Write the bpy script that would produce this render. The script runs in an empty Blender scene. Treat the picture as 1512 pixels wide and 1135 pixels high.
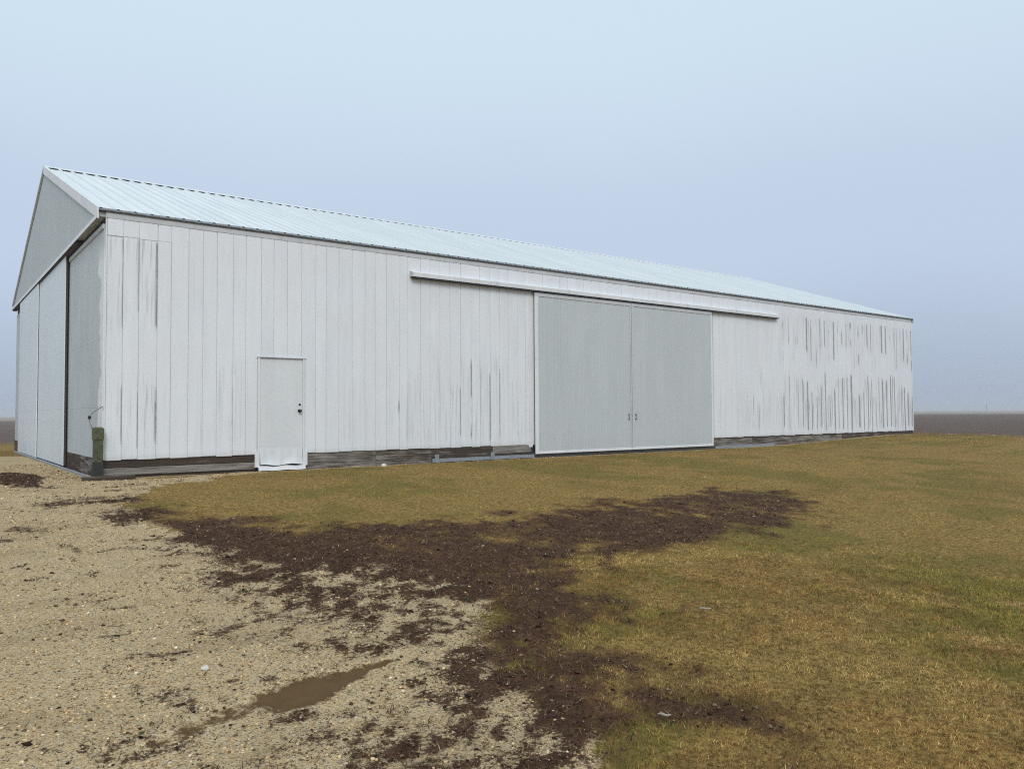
import bpy, math, random
import numpy as np
from mathutils import Vector, Matrix

random.seed(7)
rng = np.random.default_rng(11)
scene = bpy.context.scene
COL = scene.collection

# ------------------------------------------------------------------ camera
CAM = (-2.4869, -14.4906, 0.7278)
yaw, pitch, roll = 0.6472, 0.0364, -0.0063
f = Vector((math.sin(yaw) * math.cos(pitch), math.cos(yaw) * math.cos(pitch), math.sin(pitch)))
r = Vector((math.cos(yaw), -math.sin(yaw), 0.0))
u = r.cross(f)
r2 = r * math.cos(roll) + u * math.sin(roll)
u2 = -r * math.sin(roll) + u * math.cos(roll)
cam_data = bpy.data.cameras.new('camera')
cam_data.sensor_width = 36.0
cam_data.lens = 36.0 * 1166.13 / 1512.0
cam_data.clip_start = 0.05
cam_data.clip_end = 9000.0
cam = bpy.data.objects.new('camera', cam_data)
M = Matrix((r2, u2, -f)).transposed().to_4x4()
M.translation = Vector(CAM)
cam.matrix_world = M
COL.objects.link(cam)
scene.camera = cam

# ------------------------------------------------------------------ world: even overcast sky
SUN_EL, SUN_AZ = math.radians(40), math.radians(203)   # azimuth clockwise from +Y
world = bpy.data.worlds.new('World')
scene.world = world
world.use_nodes = True
wn, wl = world.node_tree.nodes, world.node_tree.links
wn.clear()
w_out = wn.new('ShaderNodeOutputWorld')
w_bg = wn.new('ShaderNodeBackground')
w_bg.inputs['Strength'].default_value = 0.1
w_sky = wn.new('ShaderNodeTexSky')
w_sky.sky_type = 'NISHITA'
w_sky.sun_disc = False
w_sky.sun_elevation = SUN_EL
w_sky.sun_rotation = SUN_AZ
w_tc = wn.new('ShaderNodeTexCoord')
w_sep = wn.new('ShaderNodeSeparateXYZ')
wl.new(w_tc.outputs['Generated'], w_sep.inputs[0])
w_noise = wn.new('ShaderNodeTexNoise')
w_noise.inputs['Scale'].default_value = 1.6
w_noise.inputs['Detail'].default_value = 3.0
wl.new(w_tc.outputs['Generated'], w_noise.inputs['Vector'])
w_nm = wn.new('ShaderNodeMath'); w_nm.operation = 'MULTIPLY_ADD'
wl.new(w_noise.outputs['Fac'], w_nm.inputs[0])
w_nm.inputs[1].default_value = 0.10
w_nm.inputs[2].default_value = -0.05
w_add = wn.new('ShaderNodeMath'); w_add.operation = 'ADD'
wl.new(w_sep.outputs['Z'], w_add.inputs[0])
wl.new(w_nm.outputs[0], w_add.inputs[1])
w_ramp = wn.new('ShaderNodeValToRGB')
cr = w_ramp.color_ramp
cr.interpolation = 'EASE'
SKY = [(0.0, (0.40, 0.475, 0.61)), (0.20, (0.55, 0.655, 0.815)), (0.46, (0.655, 0.80, 0.92)), (1.0, (0.98, 1.10, 1.18))]
cr.elements[0].position = SKY[0][0]; cr.elements[0].color = (*SKY[0][1], 1)
cr.elements[1].position = SKY[-1][0]; cr.elements[1].color = (*SKY[-1][1], 1)
for pos, c in SKY[1:-1]:
    e = cr.elements.new(pos); e.color = (*c, 1)
wl.new(w_add.outputs[0], w_ramp.inputs['Fac'])
w_mul = wn.new('ShaderNodeVectorMath'); w_mul.operation = 'SCALE'
w_mul.inputs['Scale'].default_value = 10.0
wl.new(w_ramp.outputs['Color'], w_mul.inputs[0])
w_mix = wn.new('ShaderNodeMix'); w_mix.data_type = 'RGBA'
w_mix.inputs['Factor'].default_value = 0.95
wl.new(w_sky.outputs['Color'], w_mix.inputs['A'])
wl.new(w_mul.outputs[0], w_mix.inputs['B'])
wl.new(w_mix.outputs['Result'], w_bg.inputs['Color'])
wl.new(w_bg.outputs[0], w_out.inputs['Surface'])

# ------------------------------------------------------------------ sun behind thick cloud
sun_data = bpy.data.lights.new('sun', 'SUN')
sun_data.energy = 1.35
sun_data.angle = math.radians(25)
sun_data.color = (1.0, 0.965, 0.92)
sun = bpy.data.objects.new('sun', sun_data)
sd = Vector((math.sin(SUN_AZ) * math.cos(SUN_EL), math.cos(SUN_AZ) * math.cos(SUN_EL), math.sin(SUN_EL)))
sun.rotation_euler = sd.to_track_quat('Z', 'Y').to_euler()
sun.location = (-20, -40, 40)
COL.objects.link(sun)

vs = scene.view_settings
vs.view_transform = 'Standard'
vs.look = 'None'
vs.exposure = 0.0
vs.gamma = 1.0
vs.use_curve_mapping = False

# ------------------------------------------------------------------ node helpers
def material(name):
    m = bpy.data.materials.new(name)
    m.use_nodes = True
    nt = m.node_tree
    return m, nt, nt.nodes, nt.links, nt.nodes['Principled BSDF']

def inp(nt, sock, v):
    if isinstance(v, bpy.types.NodeSocket):
        nt.links.new(v, sock)
    else:
        sock.default_value = v

def mth(nt, op, a, b=0.0, c=0.0, clamp=False):
    n = nt.nodes.new('ShaderNodeMath'); n.operation = op; n.use_clamp = clamp
    inp(nt, n.inputs[0], a); inp(nt, n.inputs[1], b); inp(nt, n.inputs[2], c)
    return n.outputs[0]

def mixc(nt, fac, a, b, mode='MIX'):
    n = nt.nodes.new('ShaderNodeMix'); n.data_type = 'RGBA'; n.blend_type = mode
    inp(nt, n.inputs['Factor'], fac)
    for s, v in ((n.inputs[6], a), (n.inputs[7], b)):
        inp(nt, s, v if isinstance(v, bpy.types.NodeSocket) else (*v, 1.0))
    return n.outputs[2]

def noise(nt, vec, scale, detail=4.0, rough=0.55, dim='3D'):
    n = nt.nodes.new('ShaderNodeTexNoise')
    n.inputs['Scale'].default_value = scale
    n.inputs['Detail'].default_value = detail
    n.inputs['Roughness'].default_value = rough
    if vec is not None:
        nt.links.new(vec, n.inputs['Vector'])
    return n.outputs['Fac']

def mapped(nt, vec, scale=(1, 1, 1), loc=None):
    n = nt.nodes.new('ShaderNodeMapping')
    nt.links.new(vec, n.inputs['Vector'])
    n.inputs['Scale'].default_value = scale
    if loc is not None:
        inp(nt, n.inputs['Location'], loc)
    return n.outputs[0]

def ramp(nt, v, a, b, lo=0.0, hi=1.0):
    n = nt.nodes.new('ShaderNodeMapRange')
    n.interpolation_type = 'SMOOTHSTEP'
    inp(nt, n.inputs['Value'], v)
    n.inputs['From Min'].default_value = a
    n.inputs['From Max'].default_value = b
    n.inputs['To Min'].default_value = lo
    n.inputs['To Max'].default_value = hi
    return n.outputs[0]

def world_pos(nt):
    return nt.nodes.new('ShaderNodeNewGeometry').outputs['Position']

def sep(nt, v):
    n = nt.nodes.new('ShaderNodeSeparateXYZ'); nt.links.new(v, n.inputs[0]); return n.outputs

def comb(nt, x, y, z):
    n = nt.nodes.new('ShaderNodeCombineXYZ')
    inp(nt, n.inputs[0], x); inp(nt, n.inputs[1], y); inp(nt, n.inputs[2], z)
    return n.outputs[0]

def attr(nt, name, kind='GEOMETRY'):
    n = nt.nodes.new('ShaderNodeAttribute'); n.attribute_type = kind; n.attribute_name = name
    return n

def objrand(nt):
    return nt.nodes.new('ShaderNodeObjectInfo').outputs['Random']

def bump(nt, bsdf, height, strength=0.3, dist=0.01):
    n = nt.nodes.new('ShaderNodeBump')
    n.inputs['Strength'].default_value = strength
    n.inputs['Distance'].default_value = dist
    nt.links.new(height, n.inputs['Height'])
    nt.links.new(n.outputs[0], bsdf.inputs['Normal'])

MAT = {}

def make_board_paint():
    # white barn paint flaking to grey weathered wood, amount set per board
    m, nt, N, L, b = material('flaking_white_paint')
    pos = world_pos(nt)
    rnd = objrand(nt)
    x, y, z = sep(nt, pos)
    ob = nt.nodes.new('ShaderNodeTexCoord').outputs['Object']
    ox, oy, oz = sep(nt, ob)
    peel = attr(nt, 'peel', 'OBJECT').outputs['Fac']
    shift = mth(nt, 'MULTIPLY', rnd, 37.0)
    v = comb(nt, mth(nt, 'MULTIPLY', x, 22.0), shift, mth(nt, 'MULTIPLY', z, 0.75))
    streak = noise(nt, v, 1.0, 5.0, 0.62)
    v2 = comb(nt, mth(nt, 'MULTIPLY', x, 60.0), shift, mth(nt, 'MULTIPLY', z, 7.0))
    fine = noise(nt, v2, 1.0, 3.0, 0.6)
    edge = ramp(nt, mth(nt, 'ABSOLUTE', ox), 0.055, 0.128)
    # two courses of weather, low and high on the wall; paint fails first along the joint of each board
    width = attr(nt, 'edge_wear', 'OBJECT').outputs['Fac']
    upper = attr(nt, 'upper_wear', 'OBJECT').outputs['Fac']
    rz = mth(nt, 'MULTIPLY', mth(nt, 'SUBTRACT', rnd, 0.5), 0.8)
    zj = mth(nt, 'ADD', mth(nt, 'ADD', z, rz), mth(nt, 'MULTIPLY', mth(nt, 'SUBTRACT', fine, 0.5), 0.5))
    low = mth(nt, 'MULTIPLY', ramp(nt, zj, 1.75, 1.35), ramp(nt, z, 0.06, 0.30, 0.35, 1.0))
    high = mth(nt, 'MULTIPLY', mth(nt, 'MULTIPLY', ramp(nt, zj, 2.3, 2.7), ramp(nt, z, 3.85, 3.65)), upper)
    amt = mth(nt, 'MULTIPLY', mth(nt, 'ADD', mth(nt, 'MAXIMUM', low, high), 0.05), peel)
    run1 = noise(nt, comb(nt, 0.0, shift, mth(nt, 'MULTIPLY', z, 0.7)), 1.0, 3.0, 0.6)
    on = ramp(nt, mth(nt, 'ADD', mth(nt, 'SUBTRACT', run1, 0.5), mth(nt, 'MULTIPLY', mth(nt, 'SUBTRACT', amt, 0.5), 0.5)), -0.06, 0.10)
    on = mth(nt, 'MULTIPLY', on, ramp(nt, amt, 0.10, 0.25))
    reach = mth(nt, 'DIVIDE', mth(nt, 'SUBTRACT', 0.128, ox), 0.256)
    reach = mth(nt, 'ADD', reach, mth(nt, 'MULTIPLY', mth(nt, 'SUBTRACT', fine, 0.5), 0.10))
    strip = mth(nt, 'MULTIPLY', ramp(nt, mth(nt, 'SUBTRACT', width, reach), -0.05, 0.06), on)
    # thin chalky staining over the rest of a worn board
    stain = mth(nt, 'MULTIPLY', mth(nt, 'MULTIPLY', ramp(nt, streak, 0.48, 0.66), amt), 0.55)
    mask = mth(nt, 'MAXIMUM', mth(nt, 'MULTIPLY', strip, ramp(nt, fine, 0.3, 0.6, 0.55, 0.95)), stain)
    dirt = noise(nt, comb(nt, mth(nt, 'MULTIPLY', x, 5.0), shift, mth(nt, 'MULTIPLY', z, 0.6)), 1.0, 4.0)
    big = noise(nt, pos, 0.7, 3.0)
    white = mixc(nt, ramp(nt, dirt, 0.35, 0.75), (0.815, 0.835, 0.86), (0.74, 0.765, 0.795))
    white = mixc(nt, ramp(nt, big, 0.4, 0.65, 0.0, 0.5), white, (0.785, 0.77, 0.80))
    white = mixc(nt, mth(nt, 'MULTIPLY', rnd, 0.25), white, (0.71, 0.76, 0.785))
    splash = ramp(nt, mth(nt, 'ADD', z, mth(nt, 'MULTIPLY', fine, 0.10)), 0.16, 0.02, 0.0, 0.30)
    white = mixc(nt, splash, white, (0.42, 0.40, 0.37))
    grain = noise(nt, comb(nt, mth(nt, 'MULTIPLY', x, 160.0), shift, mth(nt, 'MULTIPLY', z, 3.0)), 1.0, 3.0)
    wood = mixc(nt, grain, (0.16, 0.155, 0.158), (0.36, 0.345, 0.345))
    col = mixc(nt, mask, white, wood)
    L.new(col, b.inputs['Base Color'])
    b.inputs['Roughness'].default_value = 0.62
    b.inputs['Specular IOR Level'].default_value = 0.3
    h = mth(nt, 'SUBTRACT', mth(nt, 'MULTIPLY', fine, 0.35), mask)
    bump(nt, b, h, 0.25, 0.004)
    MAT['board'] = m

def make_paint(name, c1, c2, rough=0.5, stripes=0.0, axis=0, grime=0.0, tint=0.0):
    m, nt, N, L, b = material(name)
    pos = world_pos(nt)
    x, y, z = sep(nt, pos)
    n1 = noise(nt, mapped(nt, pos, (3.0, 3.0, 0.6)), 1.0, 5.0, 0.6)
    n2 = noise(nt, pos, 14.0, 4.0, 0.6)
    fac = ramp(nt, mth(nt, 'ADD', mth(nt, 'MULTIPLY', n1, 0.7), mth(nt, 'MULTIPLY', n2, 0.3)), 0.35, 0.68)
    col = mixc(nt, fac, c1, c2)
    if tint:
        col = mixc(nt, mth(nt, 'MULTIPLY', objrand(nt), tint), col, tuple(c * 0.86 for c in c2))
    if grime:
        g = ramp(nt, mth(nt, 'ADD', z, mth(nt, 'MULTIPLY', n2, 0.5)), 0.55, -0.1, 0.0, grime)
        col = mixc(nt, g, col, (0.36, 0.33, 0.28))
    L.new(col, b.inputs['Base Color'])
    b.inputs['Roughness'].default_value = rough
    b.inputs['Specular IOR Level'].default_value = 0.35
    h = n2
    if stripes:
        h = mth(nt, 'ADD', mth(nt, 'MULTIPLY', n2, 0.2), mth(nt, 'SINE', mth(nt, 'MULTIPLY', (x, y, z)[axis], stripes)))
    bump(nt, b, h, 0.12, 0.004)
    return m

def make_gable_paint():
    # grey sheet siding; the white of the long side was brushed untidily round the corner
    m, nt, N, L, b = material('grey_siding_paint')
    pos = world_pos(nt)
    x, y, z = sep(nt, pos)
    n1 = noise(nt, mapped(nt, pos, (1.0, 1.0, 0.5)), 1.5, 5.0)
    n2 = noise(nt, pos, 22.0, 4.0)
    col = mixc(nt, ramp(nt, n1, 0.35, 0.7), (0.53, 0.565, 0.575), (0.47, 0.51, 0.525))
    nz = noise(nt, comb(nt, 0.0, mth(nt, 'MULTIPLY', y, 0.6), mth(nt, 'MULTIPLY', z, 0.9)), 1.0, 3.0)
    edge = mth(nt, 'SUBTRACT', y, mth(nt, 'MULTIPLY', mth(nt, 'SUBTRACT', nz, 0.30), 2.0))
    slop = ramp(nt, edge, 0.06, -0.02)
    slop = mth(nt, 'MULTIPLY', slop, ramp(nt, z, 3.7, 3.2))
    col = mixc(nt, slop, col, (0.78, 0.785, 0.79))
    L.new(col, b.inputs['Base Color'])
    b.inputs['Roughness'].default_value = 0.6
    bump(nt, b, n2, 0.12, 0.004)
    return m

def make_weathered():
    m, nt, N, L, b = material('weathered_timber')
    pos = world_pos(nt)
    x, y, z = sep(nt, pos)
    rnd = mth(nt, 'MULTIPLY', objrand(nt), 31.0)
    grey = attr(nt, 'grey', 'OBJECT').outputs['Fac']
    along = mth(nt, 'ADD', x, y)
    v = comb(nt, mth(nt, 'MULTIPLY', along, 1.6), rnd, mth(nt, 'MULTIPLY', z, 34.0))
    g = noise(nt, v, 1.0, 6.0, 0.65)
    blot = noise(nt, comb(nt, along, rnd, mth(nt, 'MULTIPLY', z, 5.0)), 2.2, 4.0)
    k = ramp(nt, mth(nt, 'ADD', mth(nt, 'MULTIPLY', g, 0.55), mth(nt, 'ADD', mth(nt, 'MULTIPLY', blot, 0.45), mth(nt, 'MULTIPLY', mth(nt, 'SUBTRACT', grey, 0.5), 0.55))), 0.36, 0.62)
    dark = mixc(nt, g, (0.026, 0.020, 0.016), (0.115, 0.084, 0.06))
    pale = mixc(nt, g, (0.12, 0.105, 0.09), (0.42, 0.39, 0.35))
    col = mixc(nt, k, dark, pale)
    L.new(col, b.inputs['Base Color'])
    b.inputs['Roughness'].default_value = 0.9
    b.inputs['Specular IOR Level'].default_value = 0.1
    bump(nt, b, g, 0.8, 0.014)
    MAT['timber'] = m

def make_plain(name, c, rough=0.6, metal=0.0, var=0.25, sc=30.0):
    m, nt, N, L, b = material(name)
    n1 = noise(nt, world_pos(nt), sc, 5.0, 0.6)
    col = mixc(nt, ramp(nt, n1, 0.3, 0.7), tuple(v * (1 - var) for v in c), tuple(min(1, v * (1 + var)) for v in c))
    L.new(col, b.inputs['Base Color'])
    b.inputs['Roughness'].default_value = rough
    b.inputs['Metallic'].default_value = metal
    bump(nt, b, n1, 0.2, 0.003)
    return m

def make_roof():
    m, nt, N, L, b = material('pale_painted_steel')
    pos = world_pos(nt)
    x, y, z = sep(nt, pos)
    n1 = noise(nt, mapped(nt, pos, (2.2, 0.35, 0.35)), 1.0, 5.0, 0.6)
    n2 = noise(nt, pos, 9.0, 4.0)
    col = mixc(nt, ramp(nt, n1, 0.35, 0.7), (0.71, 0.745, 0.75), (0.63, 0.675, 0.685))
    col = mixc(nt, mth(nt, 'MULTIPLY', objrand(nt), 0.4), col, (0.57, 0.625, 0.635))
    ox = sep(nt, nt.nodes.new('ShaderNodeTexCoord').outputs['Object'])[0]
    rib_shade = mth(nt, 'MULTIPLY', ramp(nt, ox, 0.018, 0.030), ramp(nt, ox, 0.090, 0.045))  # shading of the rib put into the colour along one flank
    col = mixc(nt, mth(nt, 'MULTIPLY', rib_shade, 0.8), col, (0.36, 0.42, 0.43))
    L.new(col, b.inputs['Base Color'])
    b.inputs['Roughness'].default_value = 0.42
    b.inputs['Specular IOR Level'].default_value = 0.45
    bump(nt, b, n2, 0.05, 0.004)
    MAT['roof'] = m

make_board_paint()
make_weathered()
make_roof()
MAT['trim'] = make_paint('white_trim_paint', (0.80, 0.805, 0.81), (0.69, 0.70, 0.71), 0.5)
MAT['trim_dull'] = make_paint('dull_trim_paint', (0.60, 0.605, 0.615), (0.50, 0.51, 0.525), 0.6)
MAT['door'] = make_paint('white_door_paint', (0.74, 0.76, 0.77), (0.68, 0.705, 0.715), 0.45, grime=0.15)
MAT['grey_door'] = make_paint('blue_grey_steel_paint', (0.555, 0.59, 0.60), (0.515, 0.55, 0.565), 0.5, grime=0.12, tint=0.10)
MAT['gable_door'] = make_paint('pale_blue_sheet_paint', (0.71, 0.765, 0.80), (0.66, 0.72, 0.76), 0.5, grime=0.1)
MAT['gable'] = make_gable_paint()
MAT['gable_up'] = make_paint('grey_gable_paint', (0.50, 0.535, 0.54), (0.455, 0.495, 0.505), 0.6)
MAT['core'] = make_plain('dark_framing', (0.05, 0.047, 0.045), 0.9)
MAT['steel'] = make_plain('galvanised_steel', (0.30, 0.33, 0.36), 0.5, 0.3)
MAT['dark'] = make_plain('dark_metal', (0.035, 0.035, 0.04), 0.45, 0.5)
MAT['latch'] = make_plain('tarnished_latch', (0.27, 0.28, 0.23), 0.55, 0.4)
MAT['green'] = make_plain('green_painted_steel', (0.075, 0.084, 0.036), 0.6, 0.0, 0.35, 14.0)
MAT['green_dark'] = make_plain('dark_green_base', (0.022, 0.026, 0.018), 0.7, 0.0, 0.3, 14.0)
MAT['cable'] = make_plain('grey_cable', (0.22, 0.23, 0.24), 0.6)
MAT['stone_white'] = make_plain('white_stone', (0.66, 0.64, 0.60), 0.8, 0.0, 0.12)
MAT['stick'] = make_plain('bleached_stick', (0.34, 0.30, 0.24), 0.85, 0.0, 0.2)
MAT['pole'] = make_plain('old_pole_wood', (0.12, 0.10, 0.085), 0.9)

# ------------------------------------------------------------------ mesh helpers
class MB:
    def __init__(s): s.v, s.f = [], []
    def poly(s, vs, fs):
        o = len(s.v); s.v += [tuple(p) for p in vs]; s.f += [tuple(i + o for i in q) for q in fs]; return s
    def box(s, x0, x1, y0, y1, z0, z1):
        return s.poly([(x0, y0, z0), (x1, y0, z0), (x1, y1, z0), (x0, y1, z0), (x0, y0, z1), (x1, y0, z1), (x1, y1, z1), (x0, y1, z1)],
                      [(0, 3, 2, 1), (4, 5, 6, 7), (0, 1, 5, 4), (1, 2, 6, 5), (2, 3, 7, 6), (3, 0, 4, 7)])
    def prism(s, loop, a, b):
        # loop: list of 3D points; extruded by vector from offset a to offset b
        n = len(loop); a, b = Vector(a), Vector(b)
        vs = [Vector(p) + a for p in loop] + [Vector(p) + b for p in loop]
        fs = [tuple(range(n - 1, -1, -1)), tuple(range(n, 2 * n))] + [(i, (i + 1) % n, n + (i + 1) % n, n + i) for i in range(n)]
        return s.poly(vs, fs)
    def cbox(s, x0, x1, y0, y1, z0, z1, c=0.004, axis='z'):
        # box with all four long edges chamfered; axis = long direction
        if axis == 'z':
            lp = [(x0 + c, y0, 0), (x1 - c, y0, 0), (x1, y0 + c, 0), (x1, y1 - c, 0), (x1 - c, y1, 0), (x0 + c, y1, 0), (x0, y1 - c, 0), (x0, y0 + c, 0)]
            return s.prism(lp, (0, 0, z0), (0, 0, z1))
        if axis == 'x':
            lp = [(0, y0 + c, z0), (0, y1 - c, z0), (0, y1, z0 + c), (0, y1, z1 - c), (0, y1 - c, z1), (0, y0 + c, z1), (0, y0, z1 - c), (0, y0, z0 + c)]
            return s.prism(lp, (x0, 0, 0), (x1, 0, 0))
        lp = [(x0, 0, z0 + c), (x0, 0, z1 - c), (x0 + c, 0, z1), (x1 - c, 0, z1), (x1, 0, z1 - c), (x1, 0, z0 + c), (x1 - c, 0, z0), (x0 + c, 0, z0)]
        return s.prism(lp, (0, y0, 0), (0, y1, 0))
    def tube(s, pts, rad, n=10):
        pts = [Vector(p) for p in pts]
        rad = rad if isinstance(rad, (list, tuple)) else [rad] * len(pts)
        o = len(s.v)
        for i, p in enumerate(pts):
            t = (pts[min(i + 1, len(pts) - 1)] - pts[max(i - 1, 0)]).normalized()
            a = t.orthogonal().normalized(); bb = t.cross(a)
            if abs(t.z) > 0.9: a = Vector((1, 0, 0)); bb = t.cross(a).normalized(); a = bb.cross(t)
            s.v += [tuple(p + (a * math.cos(2 * math.pi * k / n) + bb * math.sin(2 * math.pi * k / n)) * rad[i]) for k in range(n)]
        for i in range(len(pts) - 1):
            for k in range(n):
                s.f.append((o + i * n + k, o + i * n + (k + 1) % n, o + (i + 1) * n + (k + 1) % n, o + (i + 1) * n + k))
        s.f.append(tuple(o + k for k in range(n - 1, -1, -1)))
        s.f.append(tuple(o + (len(pts) - 1) * n + k for k in range(n)))
        return s
    def mesh(s, name, mat, smooth=False):
        me = bpy.data.meshes.new(name)
        me.from_pydata(s.v, [], s.f); me.materials.append(mat)
        if smooth:
            me.polygons.foreach_set('use_smooth', [True] * len(me.polygons))
        me.update()
        return me
    def build(s, name, mat, parent=None, smooth=False, **props):
        return place(name, s.mesh(name, mat, smooth), parent, **props)

def place(name, me, parent=None, loc=(0, 0, 0), rot=(0, 0, 0), **props):
    o = bpy.data.objects.new(name, me)
    COL.objects.link(o)
    o.location = loc; o.rotation_euler = rot
    if parent is not None: o.parent = parent
    for k, v in props.items(): o[k] = v
    return o

def thing(name, label, cat, loc=(0, 0, 0), group=None):
    o = bpy.data.objects.new(name, None)
    o.empty_display_size = 0.3
    COL.objects.link(o); o.location = loc
    o['label'] = label; o['category'] = cat
    if group: o['group'] = group
    return o

# ------------------------------------------------------------------ numpy noise and ground zones
def ss(a, b, x):
    t = np.clip((x - a) / (b - a), 0, 1); return t * t * (3 - 2 * t)

def vnoise(x, y, seed=0):
    xi, yi = np.floor(x), np.floor(y); fx, fy = x - xi, y - yi
    fx = fx * fx * (3 - 2 * fx); fy = fy * fy * (3 - 2 * fy)
    def hsh(a, b):
        s = np.sin(a * 127.1 + b * 311.7 + seed * 74.7) * 43758.5453
        return s - np.floor(s)
    return (hsh(xi, yi) * (1 - fx) + hsh(xi + 1, yi) * fx) * (1 - fy) + (hsh(xi, yi + 1) * (1 - fx) + hsh(xi + 1, yi + 1) * fx) * fy

def fbm(x, y, scale, octv=4, seed=0):
    t, a, n = 0.0, 0.5, 0.0
    for i in range(octv):
        t = t + a * vnoise(x * scale, y * scale, seed + i * 5); n += a
        a *= 0.55; scale *= 2.03
    return t / n

def sdf(x, y, P):
    P = np.array(P, float); d = np.full(x.shape, 1e9); inside = np.zeros(x.shape, bool)
    for i in range(len(P)):
        a, b = P[i], P[(i + 1) % len(P)]
        e = b - a; wx, wy = x - a[0], y - a[1]
        t = np.clip((wx * e[0] + wy * e[1]) / max(e @ e, 1e-12), 0, 1)
        d = np.minimum(d, np.hypot(wx - e[0] * t, wy - e[1] * t))
        c = ((a[1] > y) != (b[1] > y))
        xx = (b[0] - a[0]) * (y - a[1]) / ((b[1] - a[1]) if b[1] != a[1] else 1e-9) + a[0]
        inside ^= c & (x < xx)
    return np.where(inside, d, -d)      # positive inside

GRAVEL = [(-40, 11), (-3, 12.5), (-1.2, 12.0), (-.05, 9), (-.05, -.25), (2.5, -.3), (1.2, -1.25), (.4, -1.85), (-.24, -3.2), (-.3, -4.9), (0, -6.5), (.13, -7.8),
          (.67, -8.4), (.6, -9.4), (.2, -10.1), (-.15, -10.7), (-.55, -11.1), (-.75, -11.5), (-.5, -11.6), (-.3, -11.45), (-.1, -11.55), (0, -11.9), (-.2, -12.2), (-.9, -13.5), (-1.2, -40), (-40, -40)]
DARK = [(-1.02, -3.35), (-.3, -3.1), (-.05, -4.3), (.27, -5.3), (.92, -5.75), (1.64, -6.4), (2.76, -6.7), (4.25, -6.8), (6.12, -6.6), (7.89, -6.5), (8.56, -7.4), (8.2, -8.2),
        (5.67, -8.6), (4.03, -8.75), (2.7, -8.95), (2.0, -9.2), (1.8, -9.6), (2.0, -10.05), (1.6, -10.4), (1.0, -10.7), (.85, -11.0), (.95, -11.5), (1.0, -11.95), (.5, -12.1),
        (.06, -11.85), (-.12, -11.57), (-.06, -11.17), (-.1, -10.66), (.25, -10.06), (.5, -9.34), (.6, -8.56), (.1, -7.9), (-.1, -6.5), (-.58, -5.2)]
MIX = [(-.1, -7.7), (.5, -7.6), (.95, -8.0), (1.2, -8.97), (.95, -9.75), (.35, -10.37), (.1, -11.2), (-.05, -11.6), (-.45, -11.66), (-.95, -11.5), (-.75, -11.0), (-.35, -10.4), (-.2, -9.6), (-.1, -8.8)]
DEEP = [(.6, -8.2), (1.8, -8.3), (2.3, -8.9), (1.75, -9.4), (1.8, -9.95), (1.25, -10.3), (.85, -10.6), (.85, -11.2), (.55, -11.5), (.2, -11.1), (.3, -10.4), (.75, -9.8), (.85, -9.2)]
MUD = [(-1.06, -10.33), (-.8, -10.24), (-.45, -10.24), (-.12, -10.2), (-.4, -10.40), (-.66, -10.50), (-.88, -10.63), (-1.03, -10.55)]
RUT = [(-1.0, -10.42), (-1.22, -10.57), (-1.47, -10.63), (-1.74, -10.65), (-1.62, -10.55), (-1.36, -10.49), (-1.15, -10.38)]

def zones(x, y):
    n1 = fbm(x, y, 1.3, 4, 1) - 0.5
    n2 = fbm(x, y, 4.5, 3, 7) - 0.5
    n3 = fbm(x, y, 14.0, 3, 21) - 0.5
    wob = n1 * 0.9 + n2 * 0.7 + n3 * 0.35
    g = ss(-0.22, 0.22, sdf(x, y, GRAVEL) + wob * 0.7)
    mud = ss(-0.03, 0.025, sdf(x, y, MUD) + n2 * 0.14 + n3 * 0.08)
    mud = np.maximum(mud, 0.66 * ss(-0.03, 0.03, sdf(x, y, RUT) + n2 * 0.10 + n3 * 0.08))
    # dark humus: thick in the middle, thinning out in rags at the rim
    d = ss(-0.55, 0.50, sdf(x, y, DARK) + wob * 1.1) * np.clip(0.76 + 1.3 * n1 + 1.2 * n2 + 0.6 * n3, 0, 1)
    d = np.maximum(d, ss(-0.30, 0.22, sdf(x, y, DEEP) + wob * 0.6) * np.clip(0.78 + 1.0 * n2 + 0.9 * n3, 0, 1))
    sm = sdf(x, y, MIX)
    mx = ss(-1.0, 0.45, sm + n1 * 0.9)
    g = np.maximum(g, ss(-0.6, 0.35, sm + n1 * 0.8))
    g = np.maximum(g, ss(-0.9, 0.2, sdf(x, y, MIX)) * ss(0.02, 0.10, n2 + 0.4 * n1))
    d = np.maximum(d, np.clip(0.12 + 0.44 * mx + (0.35 + 0.65 * mx) * (0.8 * n2 + 0.5 * n1 + 1.5 * n3), 0, 0.95) * (mx > 0.01))
    # scattered dark scraps on the gravel drive
    d = np.maximum(d, g * 0.62 * ss(0.12, 0.26, fbm(x * 0.8 + y * 0.3, y * 1.3, 2.6, 4, 33) - 0.5 + n3 * 0.45))
    d = np.clip(d, 0, 1)
    # weed mound by the gable
    mound = np.exp(-(((x + 1.25) / 0.55) ** 2 + ((y - 0.0) / 1.7) ** 2) * 1.2)
    d = np.maximum(d, 0.95 * ss(0.32, 0.6, mound + n1 * 0.5 + n2 * 0.5))
    # thin dry strip at the foot of the wall
    strip = ss(0.10, 0.0, -y - 0.16 - n2 * 0.2) * (x > -0.3) * (x < 27.5) * (y < 0.2)
    g = np.maximum(g, strip * 0.9)
    # ploughed field beyond the yard
    fld = np.maximum(ss(-0.3, 0.3, x - 28.0 - n1 * 0.6 + np.minimum(y, 0) * -0.05), ss(-1, 1, y - 22.0))
    fld = np.maximum(fld, ss(-1, 1, -30 - x))
    far = ss(170, 260, np.hypot(x, y) + n1 * 20)
    g = g * (1 - fld)
    d = d * (1 - fld)
    return dict(gravel=g, dark=d, mud=mud, field=fld * (1 - far), stubble=fld * far, mound=mound,
                green=np.clip(fbm(x, y, 0.55, 3, 51) * 1.15 + (fbm(x, y, 2.2, 3, 57) - 0.5) * 0.7 - 0.10, 0, 1))

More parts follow.
